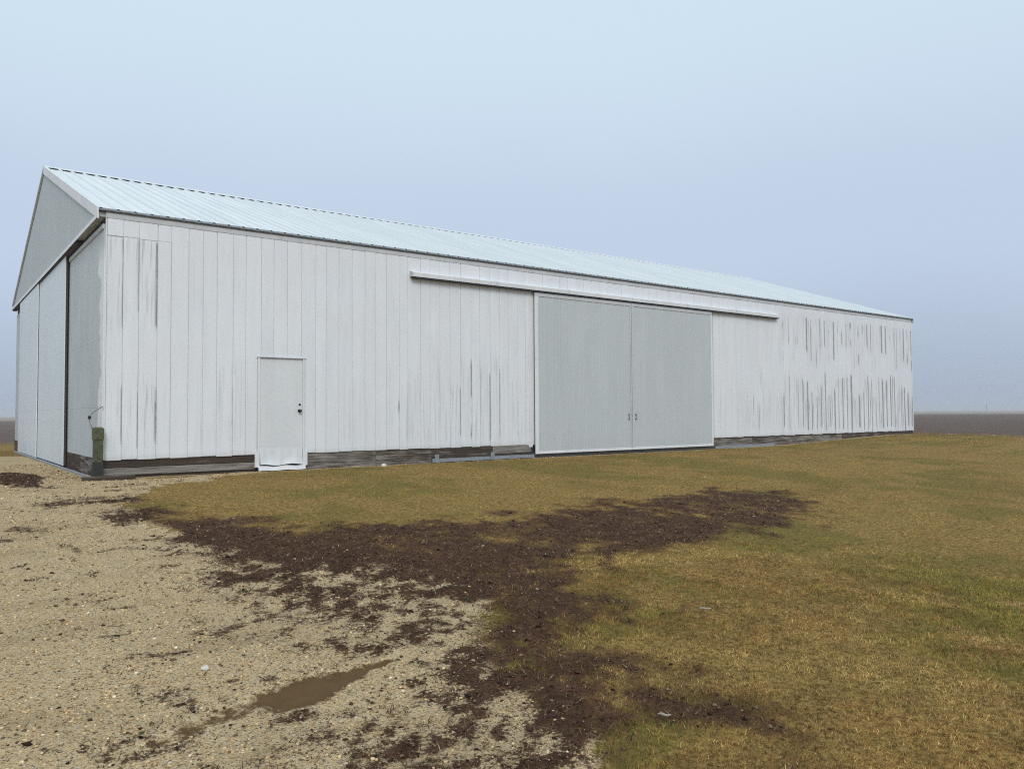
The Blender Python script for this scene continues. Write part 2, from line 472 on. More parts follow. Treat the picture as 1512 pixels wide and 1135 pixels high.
def height0(x, y):
    return -0.315 + 0.205 * ss(17, 27, x) - 0.49 * ss(1, 13, -y) * (1 - .4 * ss(8, 26, x))

def height(x, y, Z=None):
    Z = Z or zones(x, y)
    near = np.exp(-(np.hypot(x + 2.5, y + 14.5) / 40) ** 2)
    h = height0(x, y)
    h = h + near * ((fbm(x, y, 0.5, 3, 3) - 0.5) * 0.07 * ss(0.3, 2.5, -y) + (fbm(x, y, 5.0, 3, 9) - 0.5) * 0.022)
    h = h + Z['dark'] * (fbm(x, y, 9.0, 3, 13) - 0.35) * 0.035 * near
    h = h - Z['mud'] * 0.022
    h = h + Z['mound'] * 0.13 * (0.7 + 0.6 * fbm(x, y, 3.0, 3, 19))
    fm = np.clip(Z['field'] + Z['stubble'], 0, 1)
    h = h + fm * (fbm(x, y, 1.4, 3, 29) - 0.6) * 0.10
    return h

# ------------------------------------------------------------------ ground material
def make_ground():
    m, nt, N, L, b = material('farmyard_ground')
    pos = world_pos(nt)
    A = lambda n: attr(nt, n).outputs['Fac']
    ng, nd, nm, nf, nst, ngr = A('gravel'), A('dark'), A('mud'), A('field'), A('stubble'), A('green')
    fine = noise(nt, pos, 26.0, 5.0, 0.65)
    mid = noise(nt, pos, 7.0, 5.0, 0.6)
    grit = noise(nt, pos, 120.0, 3.0, 0.7)
    vor = nt.nodes.new('ShaderNodeTexVoronoi'); vor.inputs['Scale'].default_value = 95.0
    L.new(pos, vor.inputs['Vector'])
    vcol = sep(nt, vor.outputs['Color'])
    # lawn soil and thatch
    soil = mixc(nt, ramp(nt, mth(nt, 'ADD', mth(nt, 'MULTIPLY', fine, 0.5), mth(nt, 'MULTIPLY', grit, 0.5)), 0.38, 0.62), (0.080, 0.048, 0.014), (0.42, 0.275, 0.090))
    soil = mixc(nt, ramp(nt, nd, 0.05, 0.45, 0.0, 0.75), soil, (0.120, 0.066, 0.030))
    soil = mixc(nt, mth(nt, 'MULTIPLY', ramp(nt, ngr, 0.4, 0.75), 0.5), soil, (0.12, 0.115, 0.028))
    # crushed limestone
    lime = mixc(nt, vcol[0], (0.51, 0.37, 0.195), (0.74, 0.565, 0.33))
    lime = mixc(nt, ramp(nt, vcol[1], 0.80, 0.95), lime, (0.62, 0.55, 0.43))
    lime = mixc(nt, ramp(nt, vcol[2], 0.86, 0.97), lime, (0.15, 0.115, 0.08))
    lime = mixc(nt, ramp(nt, mid, 0.35, 0.7, 0.0, 0.55), lime, (0.62, 0.46, 0.255))
    lime = mixc(nt, ramp(nt, grit, 0.57, 0.74, 0.0, 0.5), lime, (0.17, 0.13, 0.085))
    damp = noise(nt, mapped(nt, pos, (0.9, 1.6, 1.0)), 1.1, 6.0, 0.62)
    lime = mixc(nt, ramp(nt, damp, 0.46, 0.70, 0.0, 0.5), lime, (0.37, 0.265, 0.150))
    speck = noise(nt, pos, 48.0, 2.0, 0.6)
    lime = mixc(nt, ramp(nt, speck, 0.60, 0.68, 0.0, 0.85), lime, (0.085, 0.058, 0.036))
    # bare dark humus with dead leaves
    hum = mixc(nt, fine, (0.022, 0.011, 0.007), (0.125, 0.066, 0.038))
    hum = mixc(nt, ramp(nt, mid, 0.45, 0.7, 0.0, 0.6), hum, (0.165, 0.088, 0.050))
    hum = mixc(nt, ramp(nt, grit, 0.56, 0.72, 0.0, 0.6), hum, (0.23, 0.155, 0.095))
    hum = mixc(nt, ramp(nt, speck, 0.58, 0.68), hum, (0.012, 0.007, 0.006))
    mudc = mixc(nt, mid, (0.070, 0.042, 0.018), (0.150, 0.090, 0.040))
    ploughed = mixc(nt, noise(nt, mapped(nt, pos, (0.25, 2.0, 1.0)), 1.0, 5.0), (0.090, 0.066, 0.056), (0.165, 0.122, 0.098))
    stub = mixc(nt, noise(nt, pos, 0.05, 4.0), (0.24, 0.20, 0.14), (0.33, 0.28, 0.20))
    jig = mth(nt, 'MULTIPLY', mth(nt, 'SUBTRACT', mth(nt, 'ADD', mth(nt, 'MULTIPLY', fine, 0.5), mth(nt, 'ADD', mth(nt, 'MULTIPLY', grit, 0.25), mth(nt, 'MULTIPLY', mid, 0.25))), 0.5), 3.2)
    def sharp(v, w=0.16):
        return ramp(nt, mth(nt, 'ADD', v, jig), 0.5 - w, 0.5 + w)
    col = mixc(nt, sharp(ng), soil, lime)
    col = mixc(nt, sharp(nd), col, hum)
    col = mixc(nt, ramp(nt, mth(nt, 'ADD', nm, mth(nt, 'MULTIPLY', jig, 0.8)), 0.22, 0.74), col, mudc)
    col = mixc(nt, nf, col, ploughed)
    col = mixc(nt, nst, col, stub)
    L.new(col, b.inputs['Base Color'])
    rough = mth(nt, 'SUBTRACT', 0.95, mth(nt, 'MULTIPLY', nm, 0.30))
    L.new(rough, b.inputs['Roughness'])
    b.inputs['Specular IOR Level'].default_value = 0.04
    h = mth(nt, 'ADD', mth(nt, 'MULTIPLY', fine, 0.6), mth(nt, 'MULTIPLY', grit, 0.35))
    h = mth(nt, 'ADD', h, mth(nt, 'MULTIPLY', mth(nt, 'MULTIPLY', vor.outputs['Distance'], ng), -0.5))
    h = mth(nt, 'MULTIPLY', h, mth(nt, 'SUBTRACT', 1.0, mth(nt, 'MULTIPLY', nm, 0.9)))
    bump(nt, b, h, 1.0, 0.03)
    return m
MAT['ground'] = make_ground()

def axis(lo, hi, step, far, grow=1.22):
    c = list(np.arange(lo, hi + 1e-6, step))
    s, v = step, c[-1]
    while v < far:
        s = min(s * grow, 400); v += s; c.append(v)
    s, v = step, c[0]
    while v > -far:
        s = min(s * grow, 400); v -= s; c.insert(0, v)
    return np.array(c)

gx, gy = axis(-9, 14, 0.09, 3000), axis(-14.4, 3, 0.09, 3000)
GX, GY = np.meshgrid(gx, gy)
X, Y = GX.ravel(), GY.ravel()
Zn = zones(X, Y)
HZ = height(X, Y, Zn)
nx, ny = len(gx), len(gy)
idx = np.arange(nx * ny).reshape(ny, nx)
quads = np.stack([idx[:-1, :-1], idx[:-1, 1:], idx[1:, 1:], idx[1:, :-1]], -1).reshape(-1, 4)
zone_of_v = np.zeros(len(X), int)
zone_of_v[Zn['gravel'] > 0.5] = 1
zone_of_v[Zn['dark'] > 0.5] = 2
zone_of_v[Zn['mud'] > 0.5] = 3
zone_of_v[(Zn['field'] + Zn['stubble']) > 0.5] = 4
qz = zone_of_v[quads[:, 0]]

def np_mesh(name, V, F, mat, attrs=None, colors=None, smooth=False):
    me = bpy.data.meshes.new(name)
    k = F.shape[1]
    me.vertices.add(len(V)); me.loops.add(F.size); me.polygons.add(len(F))
    me.vertices.foreach_set('co', V.astype(np.float32).ravel())
    me.loops.foreach_set('vertex_index', F.astype(np.int32).ravel())
    me.polygons.foreach_set('loop_start', np.arange(0, F.size, k, dtype=np.int32))
    me.polygons.foreach_set('loop_total', np.full(len(F), k, dtype=np.int32))
    if smooth: me.polygons.foreach_set('use_smooth', np.ones(len(F), dtype=bool))
    me.materials.append(mat)
    for n, a in (attrs or {}).items():
        at = me.attributes.new(n, 'FLOAT', 'POINT'); at.data.foreach_set('value', a.astype(np.float32))
    if colors is not None:
        at = me.attributes.new('tint', 'FLOAT_COLOR', 'POINT')
        at.data.foreach_set('color', np.concatenate([colors, np.ones((len(colors), 1))], 1).astype(np.float32).ravel())
    me.update(); me.validate()
    return me

for k, nm in enumerate(('ground', 'gravel_driveway', 'bare_dirt', 'mud', 'ploughed_field')):
    q = quads[qz == k]
    used = np.unique(q)
    remap = np.full(len(X), -1); remap[used] = np.arange(len(used))
    me = np_mesh(nm, np.stack([X[used], Y[used], HZ[used]], 1), remap[q], MAT['ground'],
                 {n: Zn[n][used] for n in ('gravel', 'dark', 'mud', 'field', 'stubble', 'green')}, smooth=True)
    place(nm, me, kind='structure')

# ------------------------------------------------------------------ barn
LEN, WID, HE, HR = 27.14, 14.165, 4.15, 6.647
SLOPE = math.atan2(HR - HE, WID / 2 + 0.05)
PITCH = 0.2615
barn = thing('barn', 'long white pole barn with pale steel roof standing beside the gravel drive', 'barn')

# framing core behind the siding
core = MB()
core.box(0.03, LEN - 0.03, 0.04, WID - 0.04, -0.40, 4.02)
core.build('framing', MAT['core'], barn)

# --- long wall of upright boards
wall = MB().box(0.0, LEN, -0.012, 0.034, 0.0, 4.11).build('wall', MAT['trim_dull'], barn)
board_cache = {}
def board(x, z0, z1, wear, w=PITCH - 0.005):
    w = round(w, 3); key = (round(z0, 2), round(z1, 2), w)
    if key not in board_cache:
        board_cache[key] = MB().cbox(-w / 2, w / 2, -0.026, -0.004, z0, z1, 0.007).mesh('board', MAT['board'])
    place('board', board_cache[key], wall, loc=(x, random.uniform(-0.003, 0.003), random.uniform(-0.012, 0.006)),
          rot=(0, random.uniform(-0.0006, 0.0006), 0), peel=wear[0], edge_wear=wear[1], upper_wear=wear[2])
DX0, DX1 = 2.56, 3.46          # walk door opening
SX0, SX1 = 9.06, 15.52         # sliding door opening
nb = int(round((LEN - 0.02) / PITCH))
seam = [0.02 + k * (LEN - 0.04) / nb + (random.uniform(-0.032, 0.032) if 0 < k < nb else 0.0) for k in range(nb + 1)]
for i in range(nb):
    x = (seam[i] + seam[i + 1]) / 2
    U = random.uniform
    if x < 0.7: wear = (U(0.55, 0.75), U(0.05, 0.12), 1.0)
    elif x < 5.6: wear = (random.choice([0.1, 0.15, 0.3, 0.4]), 0.05, 0.5)
    elif x < 9.2: wear = (U(0.25, 0.60), U(0.04, 0.10), 0.1)
    elif x < 16.8: wear = (U(0.05, 0.3), 0.06, 0.2)
    elif x < 18.7: wear = (U(0.3, 0.7), U(0.06, 0.14), 0.1)
    else: wear = (U(0.60, 1.0) + 0.45 * (x - 18.7) / 8.4, U(0.08, 0.26) + U(0.0, 0.22) * (x - 18.7) / 8.4, U(0.35, 0.8))
    top = 4.03
    hw = (seam[i + 1] - seam[i]) / 2
    xa, xb = x - hw, x + hw
    full = 2 * hw - 0.005
    if xb > DX0 - 0.012 and xa < DX1 + 0.012:
        # boards beside the door are notched round its head
        m = MB().cbox(-full / 2, full / 2, -0.026, -0.004, 1.80, top, 0.007)
        if xa < DX0 - 0.03:
            m.cbox(-full / 2, DX0 - 0.012 - x, -0.026, -0.004, 0.0, 1.80, 0.007)
        if xb > DX1 + 0.03:
            m.cbox(DX1 + 0.012 - x, full / 2, -0.026, -0.004, 0.0, 1.80, 0.007)
        m.build('board', MAT['board'], wall, peel=wear[0], edge_wear=wear[1], upper_wear=wear[2]).location = (x, 0, 0)
    elif SX0 - 0.02 < x < SX1 + 0.05:
        board(x, 3.58, top, wear, full)
    elif x < 1.1:
        board(x, 0.0, 3.735, wear, full); board(x, 3.742, top, (0.2, 0.05, 0.3), full)
    else:
        board(x, 0.0, top, wear, full)
MB().cbox(-0.004, LEN + 0.004, -0.034, -0.0265, 4.025, 4.138, 0.001, 'x').build('frieze_board', MAT['trim_dull'], barn)
MB().cbox(-0.005, 0.018, -0.030, 0.0, 0.0, 4.02, 0.004).build('corner_trim', MAT['trim'], barn)
MB().cbox(LEN - 0.018, LEN + 0.03, -0.032, 0.02, 0.0, 4.02, 0.004).build('corner_trim', MAT['trim'], barn)

# --- weathered skirt planks
def skirt(x0, x1, z0, z1, y, grey, sag=0.0):
    m = MB().cbox(x0, x1, y, y + 0.038, z0, z1, 0.004, 'x')
    m.v = [(a, b_, c + sag * (a - x0) / (x1 - x0)) for a, b_, c in m.v]
    m.build('skirt_plank', MAT['timber'], barn, grey=grey)
skirt(-0.02, 2.52, -0.135, 0.012, 0.0, 0.12)
skirt(-0.03, 2.52, -0.262, -0.142, -0.030, 0.62)
skirt(-0.02, 2.52, -0.42, -0.266, 0.002, 0.0)  # darkest plank, set back: gives the shadow gap under the skirt its tone
skirt(3.50, 4.98, -0.36, 0.012, -0.004, 0.50)
skirt(4.985, 6.3, -0.36, 0.012, -0.002, 0.42)
skirt(6.305, 9.02, -0.36, -0.002, -0.006, 0.28, 0.0)
skirt(7.9, 9.0, -0.19, -0.01, -0.022, 0.62, 0.02)
for a, b_, g_ in ((15.55, 17.4, 0.55), (17.405, 19.9, 0.45), (19.905, 22.3, 0.5), (22.305, 24.8, 0.35), (24.805, 27.13, 0.2)):
    skirt(a, b_, -0.38, -0.045, -0.004, g_)
    skirt(a, b_ - 0.01, -0.05, 0.012, 0.002, 0.0)
# --- walk door
frame = MB()
frame.cbox(DX0, DX0 + 0.035, -0.045, 0.03, -0.25, 1.80, 0.003)
frame.cbox(DX1 - 0.035, DX1, -0.045, 0.03, -0.25, 1.80, 0.003)
frame.build('door_frame', MAT['trim'], barn)
MB().prism([(0, 0.0, 1.785), (0, -0.052, 1.792), (0, -0.054, 1.80), (0, -0.035, 1.818), (0, 0.0, 1.83)], (DX0 - 0.02, 0, 0), (DX1 + 0.02, 0, 0)).build('drip_cap', MAT['trim_dull'], barn)
for xs, zz in ((DX0 - 0.055, -0.235), (DX1 - 0.004, -0.235)):
    MB().cbox(xs, xs + 0.06, -0.050, -0.024, zz, 0.05, 0.003).build('jamb_foot', MAT['trim'], barn)
door = MB().cbox(DX0 + 0.037, DX1 - 0.037, -0.016, 0.026, -0.10, 1.776, 0.004).build('door', MAT['door'], barn)
door['label'] = 'plain white walk door with dark knob and bent kick sheet'
# bent kick sheet at the foot of the door
kp = MB()
kn = 24
rows = []
for j, (zz, yy) in enumerate(((0.12, -0.020), (0.0, -0.030), (-0.08, -0.040), (-0.15, -0.055), (-0.20, -0.085))):
    rows.append([(DX0 + 0.042 + (DX1 - DX0 - 0.084) * i / kn, yy - 0.012 * math.sin(i * 0.55 + j) * j / 4 - 0.006 * math.sin(i * 1.3), zz + 0.012 * math.sin(i * 0.4 + 1) * (j > 0)) for i in range(kn + 1)])
vsk = [p for rw in rows for p in rw]
fsk = [(j * (kn + 1) + i, (j + 1) * (kn + 1) + i, (j + 1) * (kn + 1) + i + 1, j * (kn + 1) + i + 1) for j in range(len(rows) - 1) for i in range(kn)]
back = len(vsk)
vsk += [(a, b_ + 0.003, c) for a, b_, c in vsk]
fsk += [tuple(back + q for q in reversed(ff)) for ff in fsk]
kp.poly(vsk, fsk).build('kick_plate', MAT['door'], door, smooth=True)
sill = MB()
for i in range(12):
    xa = DX0 - 0.01 + (DX1 - DX0 + 0.0) * i / 12; xb = DX0 - 0.01 + (DX1 - DX0) * (i + 1) / 12
    d0, d1 = 0.008 * math.sin(i * 1.1), 0.008 * math.sin((i + 1) * 1.1)
    sill.poly([(xa, -0.02, -0.215 + d0), (xb, -0.02, -0.215 + d1), (xb, -0.11, -0.235 + d1), (xa, -0.11, -0.235 + d0), (xa, -0.125, -0.30 + d0 * .5), (xb, -0.125, -0.30 + d1 * .5)],
              [(0, 3, 2, 1), (3, 4, 5, 2)])
sill.build('sill_flashing', MAT['trim'], barn)
kx, kz = DX1 - 0.095, 0.80
MB().tube([(kx, -0.016, kz), (kx, -0.022, kz)], 0.034, 14).build('knob_plate', MAT['dark'], door)
MB().tube([(kx, -0.022, kz), (kx, -0.05, kz), (kx, -0.056, kz), (kx, -0.075, kz), (kx, -0.086, kz)], [0.012, 0.012, 0.026, 0.030, 0.016], 14).build('knob', MAT['dark'], door, smooth=True)
MB().tube([(kx + 0.003, -0.016, kz + 0.12), (kx + 0.003, -0.030, kz + 0.12)], 0.020, 12).build('lock', MAT['dark'], door)

# --- track cover over the sliding doors
TZ = 3.66
prof = [(0, -0.022, TZ - 0.045), (0, -0.145, TZ - 0.055), (0, -0.150, TZ + 0.030), (0, -0.140, TZ + 0.040), (0, -0.026, TZ + 0.075)]
cover = MB().prism(prof, (5.78, 0, 0), (18.70, 0, 0)).build('track_cover', MAT['trim'], barn)
for k in range(1, 6):
    xx = 5.78 + k * 2.16
    MB().prism([(0, p[1] - 0.003 if p[1] < -0.1 else p[1], p[2] + (0.003 if p[2] > TZ else -0.003)) for p in prof], (xx, 0, 0), (xx + 0.03, 0, 0)).build('seam', MAT['trim_dull'], cover)
MB().box(5.80, 18.68, -0.138, -0.03, TZ - 0.086, TZ - 0.062).build('track', MAT['dark'], barn)
MB().prism([(0, p[1], p[2]) for p in prof], (5.765, 0, 0), (5.779, 0, 0)).build('track_end', MAT['trim_dull'], barn)

# --- pair of grey sliding doors on the long wall
def leaf(x0, x1, left_trim, right_trim):
    z0, z1 = -0.225, TZ - 0.085
    dr = MB().box(x0 + 0.02, x1 - 0.02, -0.085, -0.040, z0 + 0.02, z1).build('sliding_door', MAT['core'], barn)
    n = 14; a, b_ = x0 + left_trim, x1 - right_trim
    pw = (b_ - a) / n
    # each panel: flat with a rolled rib on one edge
    lp = [(0.0, -0.092, 0), (0.012, -0.1005, 0), (0.034, -0.1005, 0), (0.046, -0.092, 0), (pw * .55, -0.092, 0), (pw * .58, -0.095, 0), (pw * .64, -0.095, 0), (pw * .67, -0.092, 0), (pw, -0.092, 0), (pw, -0.086, 0), (0.0, -0.086, 0)]
    me = MB().prism(lp, (0, 0, z0 + 0.055), (0, 0, z1 - 0.10)).mesh('door_panel', MAT['grey_door'])
    for i in range(n): place('door_panel', me, dr, loc=(a + i * pw, 0, 0))
    MB().cbox(x0, x1, -0.108, -0.082, z0, z0 + 0.055, 0.004, 'x').build('bottom_rail', MAT['trim'], dr)
    MB().cbox(x0, x1, -0.108, -0.082, z1 - 0.10, z1 - 0.012, 0.004, 'x').build('top_rail', MAT['trim_dull'], dr)
    MB().cbox(x0, x0 + left_trim - 0.002, -0.110, -0.080, z0 + 0.055, z1 - 0.10, 0.004).build('stile', MAT['trim'] if left_trim > 0.06 else MAT['trim_dull'], dr)
    MB().cbox(x1 - right_trim + 0.002, x1, -0.110, -0.080, z0 + 0.055, z1 - 0.10, 0.004).build('stile', MAT['trim_dull'] if right_trim < 0.04 else MAT['trim'], dr)
    return dr
XM = 12.27
d1 = leaf(9.07, XM - 0.008, 0.10, 0.035)
d2 = leaf(XM + 0.008, 15.50, 0.05, 0.055)
def pull(x, parent, flip):
    h = MB()
    h.tube([(x, -0.095, 0.56), (x, -0.128, 0.565), (x + 0.008 * flip, -0.132, 0.59), (x + 0.008 * flip, -0.132, 0.65), (x, -0.128, 0.675), (x, -0.095, 0.68)], 0.008, 8)
    h.build('handle', MAT['latch'], parent, smooth=True)
    MB().cbox(x - 0.02, x + 0.02, -0.108, -0.1025, 0.66, 0.70, 0.002).build('handle_plate', MAT['latch'], parent)
    MB().cbox(x - 0.02, x + 0.02, -0.108, -0.1025, 0.54, 0.58, 0.002).build('handle_plate', MAT['latch'], parent)
d1['label'] = d2['label'] = 'tall blue grey ribbed steel sliding door with white edge trim'
pull(XM - 0.12, d1, -1)
pull(XM + 0.13, d2, 1)
# jamb on the wall beside the doors
MB().cbox(SX0 - 0.13, SX0 - 0.02, -0.032, 0.0, -0.06, TZ - 0.08, 0.004).build('door_jamb', MAT['trim'], barn)
MB().cbox(SX1 + 0.01, SX1 + 0.09, -0.032, 0.0, -0.03, TZ - 0.08, 0.004).build('door_jamb', MAT['trim'], barn)
# steel floor guide
guide = MB().cbox(6.25, 9.0, -0.14, -0.11, -0.30, -0.225, 0.003, 'x')
guide.cbox(6.25, 9.0, -0.11, -0.02, -0.300, -0.292, 0.002, 'x')
guide.build('door_guide', MAT['steel'], barn)
for xg in (6.30, 7.75):
    MB().cbox(xg, xg + 0.10, -0.155, -0.141, -0.30, -0.13, 0.003).build('guide_bracket', MAT['steel'], barn)
MB().cbox(15.6, 18.4, -0.10, -0.07, -0.31, -0.24, 0.003, 'x').build('door_guide', MAT['steel'], barn)
MB().box(9.0, 15.6, -0.06, 0.03, -0.40, -0.20).build('threshold', MAT['core'], barn)

# --- gable end facing the drive
gw = MB().box(-0.001, 0.028, 0.02, WID, 0.0, 4.10).build('wall', MAT['core'], barn)
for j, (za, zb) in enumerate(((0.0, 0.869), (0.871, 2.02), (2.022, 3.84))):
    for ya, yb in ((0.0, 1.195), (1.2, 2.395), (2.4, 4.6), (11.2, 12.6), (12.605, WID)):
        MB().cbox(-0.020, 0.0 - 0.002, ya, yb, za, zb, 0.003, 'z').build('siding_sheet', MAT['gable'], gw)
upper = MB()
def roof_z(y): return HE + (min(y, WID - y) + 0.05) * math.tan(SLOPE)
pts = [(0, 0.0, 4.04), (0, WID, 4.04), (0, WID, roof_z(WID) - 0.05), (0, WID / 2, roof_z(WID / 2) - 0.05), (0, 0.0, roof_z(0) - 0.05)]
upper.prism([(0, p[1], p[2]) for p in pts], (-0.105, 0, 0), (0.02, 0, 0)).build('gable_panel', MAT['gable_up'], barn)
gt = MB().prism([(-0.106, 0, 4.07), (-0.155, 0, 4.055), (-0.158, 0, 3.985), (-0.150, 0, 3.985), (-0.147, 0, 4.045), (-0.106, 0, 4.05)], (0, 0.02, 0), (0, WID, 0))
gt.build('header_flashing', MAT['trim'], barn)
MB().cbox(-0.045, -0.004, 0.02, 3.62, 3.845, 3.925, 0.003, 'y').build('header_beam', MAT['gable_up'], barn)
MB().box(-0.135, -0.03, 2.2, WID, 3.97, 4.035).build('track', MAT['core'], barn)
def gleaf(y0, y1, dx):
    z0, z1 = -0.265, 3.965
    dr = MB().box(-0.0875 + dx, -0.050, y0 + 0.006, y1 - 0.01, z0, z1).build('sliding_door', MAT['core'], barn, label='smooth pale blue sheeted sliding door on the gable end')
    for za, zb in ((z0, 0.869), (0.8705, 2.02), (2.0215, z1 - 0.002)):
        MB().cbox(-0.102 + dx, -0.0885 + dx, y0 + 0.05, y1 - 0.05, za, zb, 0.002, 'z').build('door_sheet', MAT['gable_door'], dr)
    MB().cbox(-0.106 + dx, -0.088 + dx, y0, y0 + 0.048, z0, z1, 0.003).build('stile', MAT['trim'], dr)
    MB().cbox(-0.106 + dx, -0.088 + dx, y1 - 0.048, y1, z0, z1, 0.003).build('stile', MAT['trim_dull'], dr)
# pale blue leaves run on the gable track
gleaf(3.65, 7.85, 0.0)
gleaf(7.80, 12.0, -0.03)
for ya, yb, g_ in ((0.02, 2.0, 0.4), (2.005, 3.9, 0.2), (11.9, WID, 0.3)):
    MB().cbox(-0.03, 0.0, ya, yb, -0.40, 0.006, 0.003, 'y').build('skirt_plank', MAT['timber'], barn, grey=g_)
MB().cbox(-0.17, -0.13, 0.2, 12.6, -0.34, -0.275, 0.003, 'y').build('door_guide', MAT['steel'], barn)
# plain far sides
MB().box(LEN - 0.03, LEN, 0.03, WID, -0.3, 4.1).prism([(0, 0.0, 4.10), (0, WID, 4.10), (0, WID / 2, roof_z(WID / 2) - 0.05)], (LEN - 0.03, 0, 0), (LEN + 0.02, 0, 0)).build('wall', MAT['gable_up'], barn)
MB().box(0.0, LEN, WID - 0.036, WID, -0.3, 4.11).build('wall', MAT['trim'], barn)

# --- roof: deck, steel panels, trims
G = 0.12
run = WID / 2 + 0.07
slen = run / math.cos(SLOPE)
def ztop(d): return HE + (d - 0.02) * math.tan(SLOPE)      # d: horizontal distance from the drip edge
deck = MB()
for sgn in (0, 1):
    ys = [(-0.055, ztop(0.015) - 0.012), (WID / 2, ztop(run) - 0.012), (WID / 2, ztop(run) - 0.06), (-0.055, ztop(0.015) - 0.03)]
    if sgn: ys = [(WID - a, c) for a, c in ys]
    deck.prism([(0, a, c) for a, c in ys], (-G + 0.03, 0, 0), (LEN + G - 0.03, 0, 0))
roof = deck.build('roof', MAT['core'], barn)
pl = [(-0.036, 0.0), (-0.018, 0.034), (0.018, 0.034), (0.036, 0.0), (0.098, 0.0), (0.106, 0.007), (0.124, 0.007), (0.132, 0.0), (PITCH - 0.036, 0.0)]
rp = MB()
npl = len(pl)
rp.poly([(a, 0.0, c) for a, c in pl] + [(a, slen, c) for a, c in pl], [(i, i + 1, npl + i + 1, npl + i) for i in range(npl - 1)])
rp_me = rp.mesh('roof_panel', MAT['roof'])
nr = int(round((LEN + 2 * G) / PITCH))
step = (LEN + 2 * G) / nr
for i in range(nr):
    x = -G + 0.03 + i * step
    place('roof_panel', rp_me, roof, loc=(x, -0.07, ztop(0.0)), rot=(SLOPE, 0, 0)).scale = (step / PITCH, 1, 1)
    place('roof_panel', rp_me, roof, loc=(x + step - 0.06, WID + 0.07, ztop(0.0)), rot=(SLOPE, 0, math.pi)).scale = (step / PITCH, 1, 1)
MB().box(-G + 0.01, LEN + G - 0.01, -0.062, -0.056, ztop(0.0) - 0.008, ztop(0.0) + 0.030).build('closure_strip', MAT['steel'], roof)
zr = ztop(run)
cap = MB()
cs, sn = math.cos(SLOPE), math.sin(SLOPE)
for xa, xb in [(-G - 0.02 + k * 3.06, min(-G - 0.02 + (k + 1) * 3.06 + 0.0, LEN + G + 0.02)) for k in range(9)]:
    lift = 0.038
    cap.prism([(0, WID / 2 - 0.20 * cs, zr - 0.20 * sn + lift), (0, WID / 2, zr + lift + 0.012), (0, WID / 2 + 0.20 * cs, zr - 0.20 * sn + lift),
               (0, WID / 2 + 0.20 * cs, zr - 0.20 * sn + lift - 0.004), (0, WID / 2, zr + lift + 0.006), (0, WID / 2 - 0.20 * cs, zr - 0.20 * sn + lift - 0.004)], (xa, 0, 0), (xb - 0.004, 0, 0))
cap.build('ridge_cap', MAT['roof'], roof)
def rake(x0, x1, near):
    ya, yb = (-0.075, WID / 2) if near else (WID + 0.075, WID / 2)
    za, zb = ztop(0.0) + 0.034, zr + 0.034
    hh = 0.19 if near else 0.06
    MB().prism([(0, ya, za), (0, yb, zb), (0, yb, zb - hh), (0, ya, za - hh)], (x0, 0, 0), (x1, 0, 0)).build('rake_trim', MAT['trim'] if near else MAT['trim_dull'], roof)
for near in (True, False):
    rake(-G - 0.026, -G + 0.0, near)
    rake(LEN + G - 0.028, LEN + G + 0.026, near)

# ------------------------------------------------------------------ service pedestal at the corner
px_, py_ = -0.10, -0.13
gz = float(height(np.array([px_]), np.array([py_]))[0])
ped = thing('utility_pedestal', 'slim green metal utility pedestal at the barn corner', 'pedestal', (px_, py_, gz))
H0 = -gz
MB().cbox(-0.075, 0.075, -0.06, 0.06, -0.12, H0 - 0.02, 0.01).build('base', MAT['green_dark'], ped)
MB().cbox(-0.070, 0.070, -0.056, 0.056, H0 - 0.02, H0 + 0.40, 0.012).build('body', MAT['green'], ped)
capm = MB().cbox(-0.082, 0.082, -0.068, 0.068, H0 + 0.34, H0 + 0.52, 0.014)
capm.poly([(-0.082, -0.068, H0 + 0.52), (0.082, -0.068, H0 + 0.52), (0.082, 0.068, H0 + 0.52), (-0.082, 0.068, H0 + 0.52), (-0.05, -0.04, H0 + 0.545), (0.05, -0.04, H0 + 0.545), (0.05, 0.04, H0 + 0.545), (-0.05, 0.04, H0 + 0.545)],
          [(0, 1, 5, 4), (1, 2, 6, 5), (2, 3, 7, 6), (3, 0, 4, 7), (4, 5, 6, 7)])
capm.build('cap', MAT['green'], ped)
MB().cbox(-0.012, 0.012, -0.066, -0.055, H0 + 0.02, H0 + 0.33, 0.003).build('rib', MAT['green'], ped)
cab = []
for k in range(15):
    a = math.pi * (0.0 + 1.0 * k / 14)
    cab.append((-0.08 - 0.07 * math.sin(a) + 0.16 * (k / 14) ** 2, 0.02 + 0.08 * k / 14, H0 + 0.52 + 0.36 * (k / 14) ** 0.8))
MB().tube(cab, 0.009, 7).build('cable', MAT['cable'], ped, smooth=True)
MB().tube([cab[5], tuple(Vector(cab[5]) + Vector((0.005, -0.005, 0.05)))], 0.024, 8).build('cable_clamp', MAT['dark'], ped)

# ------------------------------------------------------------------ loose things near the barn
def gh(x, y): return float(height(np.array([x], float), np.array([y], float))[0])
MB().cbox(-0.34, 0.42, -0.36, -0.20, gh(0.05, -0.28) - 0.05, gh(0.05, -0.28) + 0.07, 0.008, 'x').build('timber_block', MAT['timber'], None, grey=0.25,
    label='short weathered timber lying in the gravel below the barn corner', category='timber')

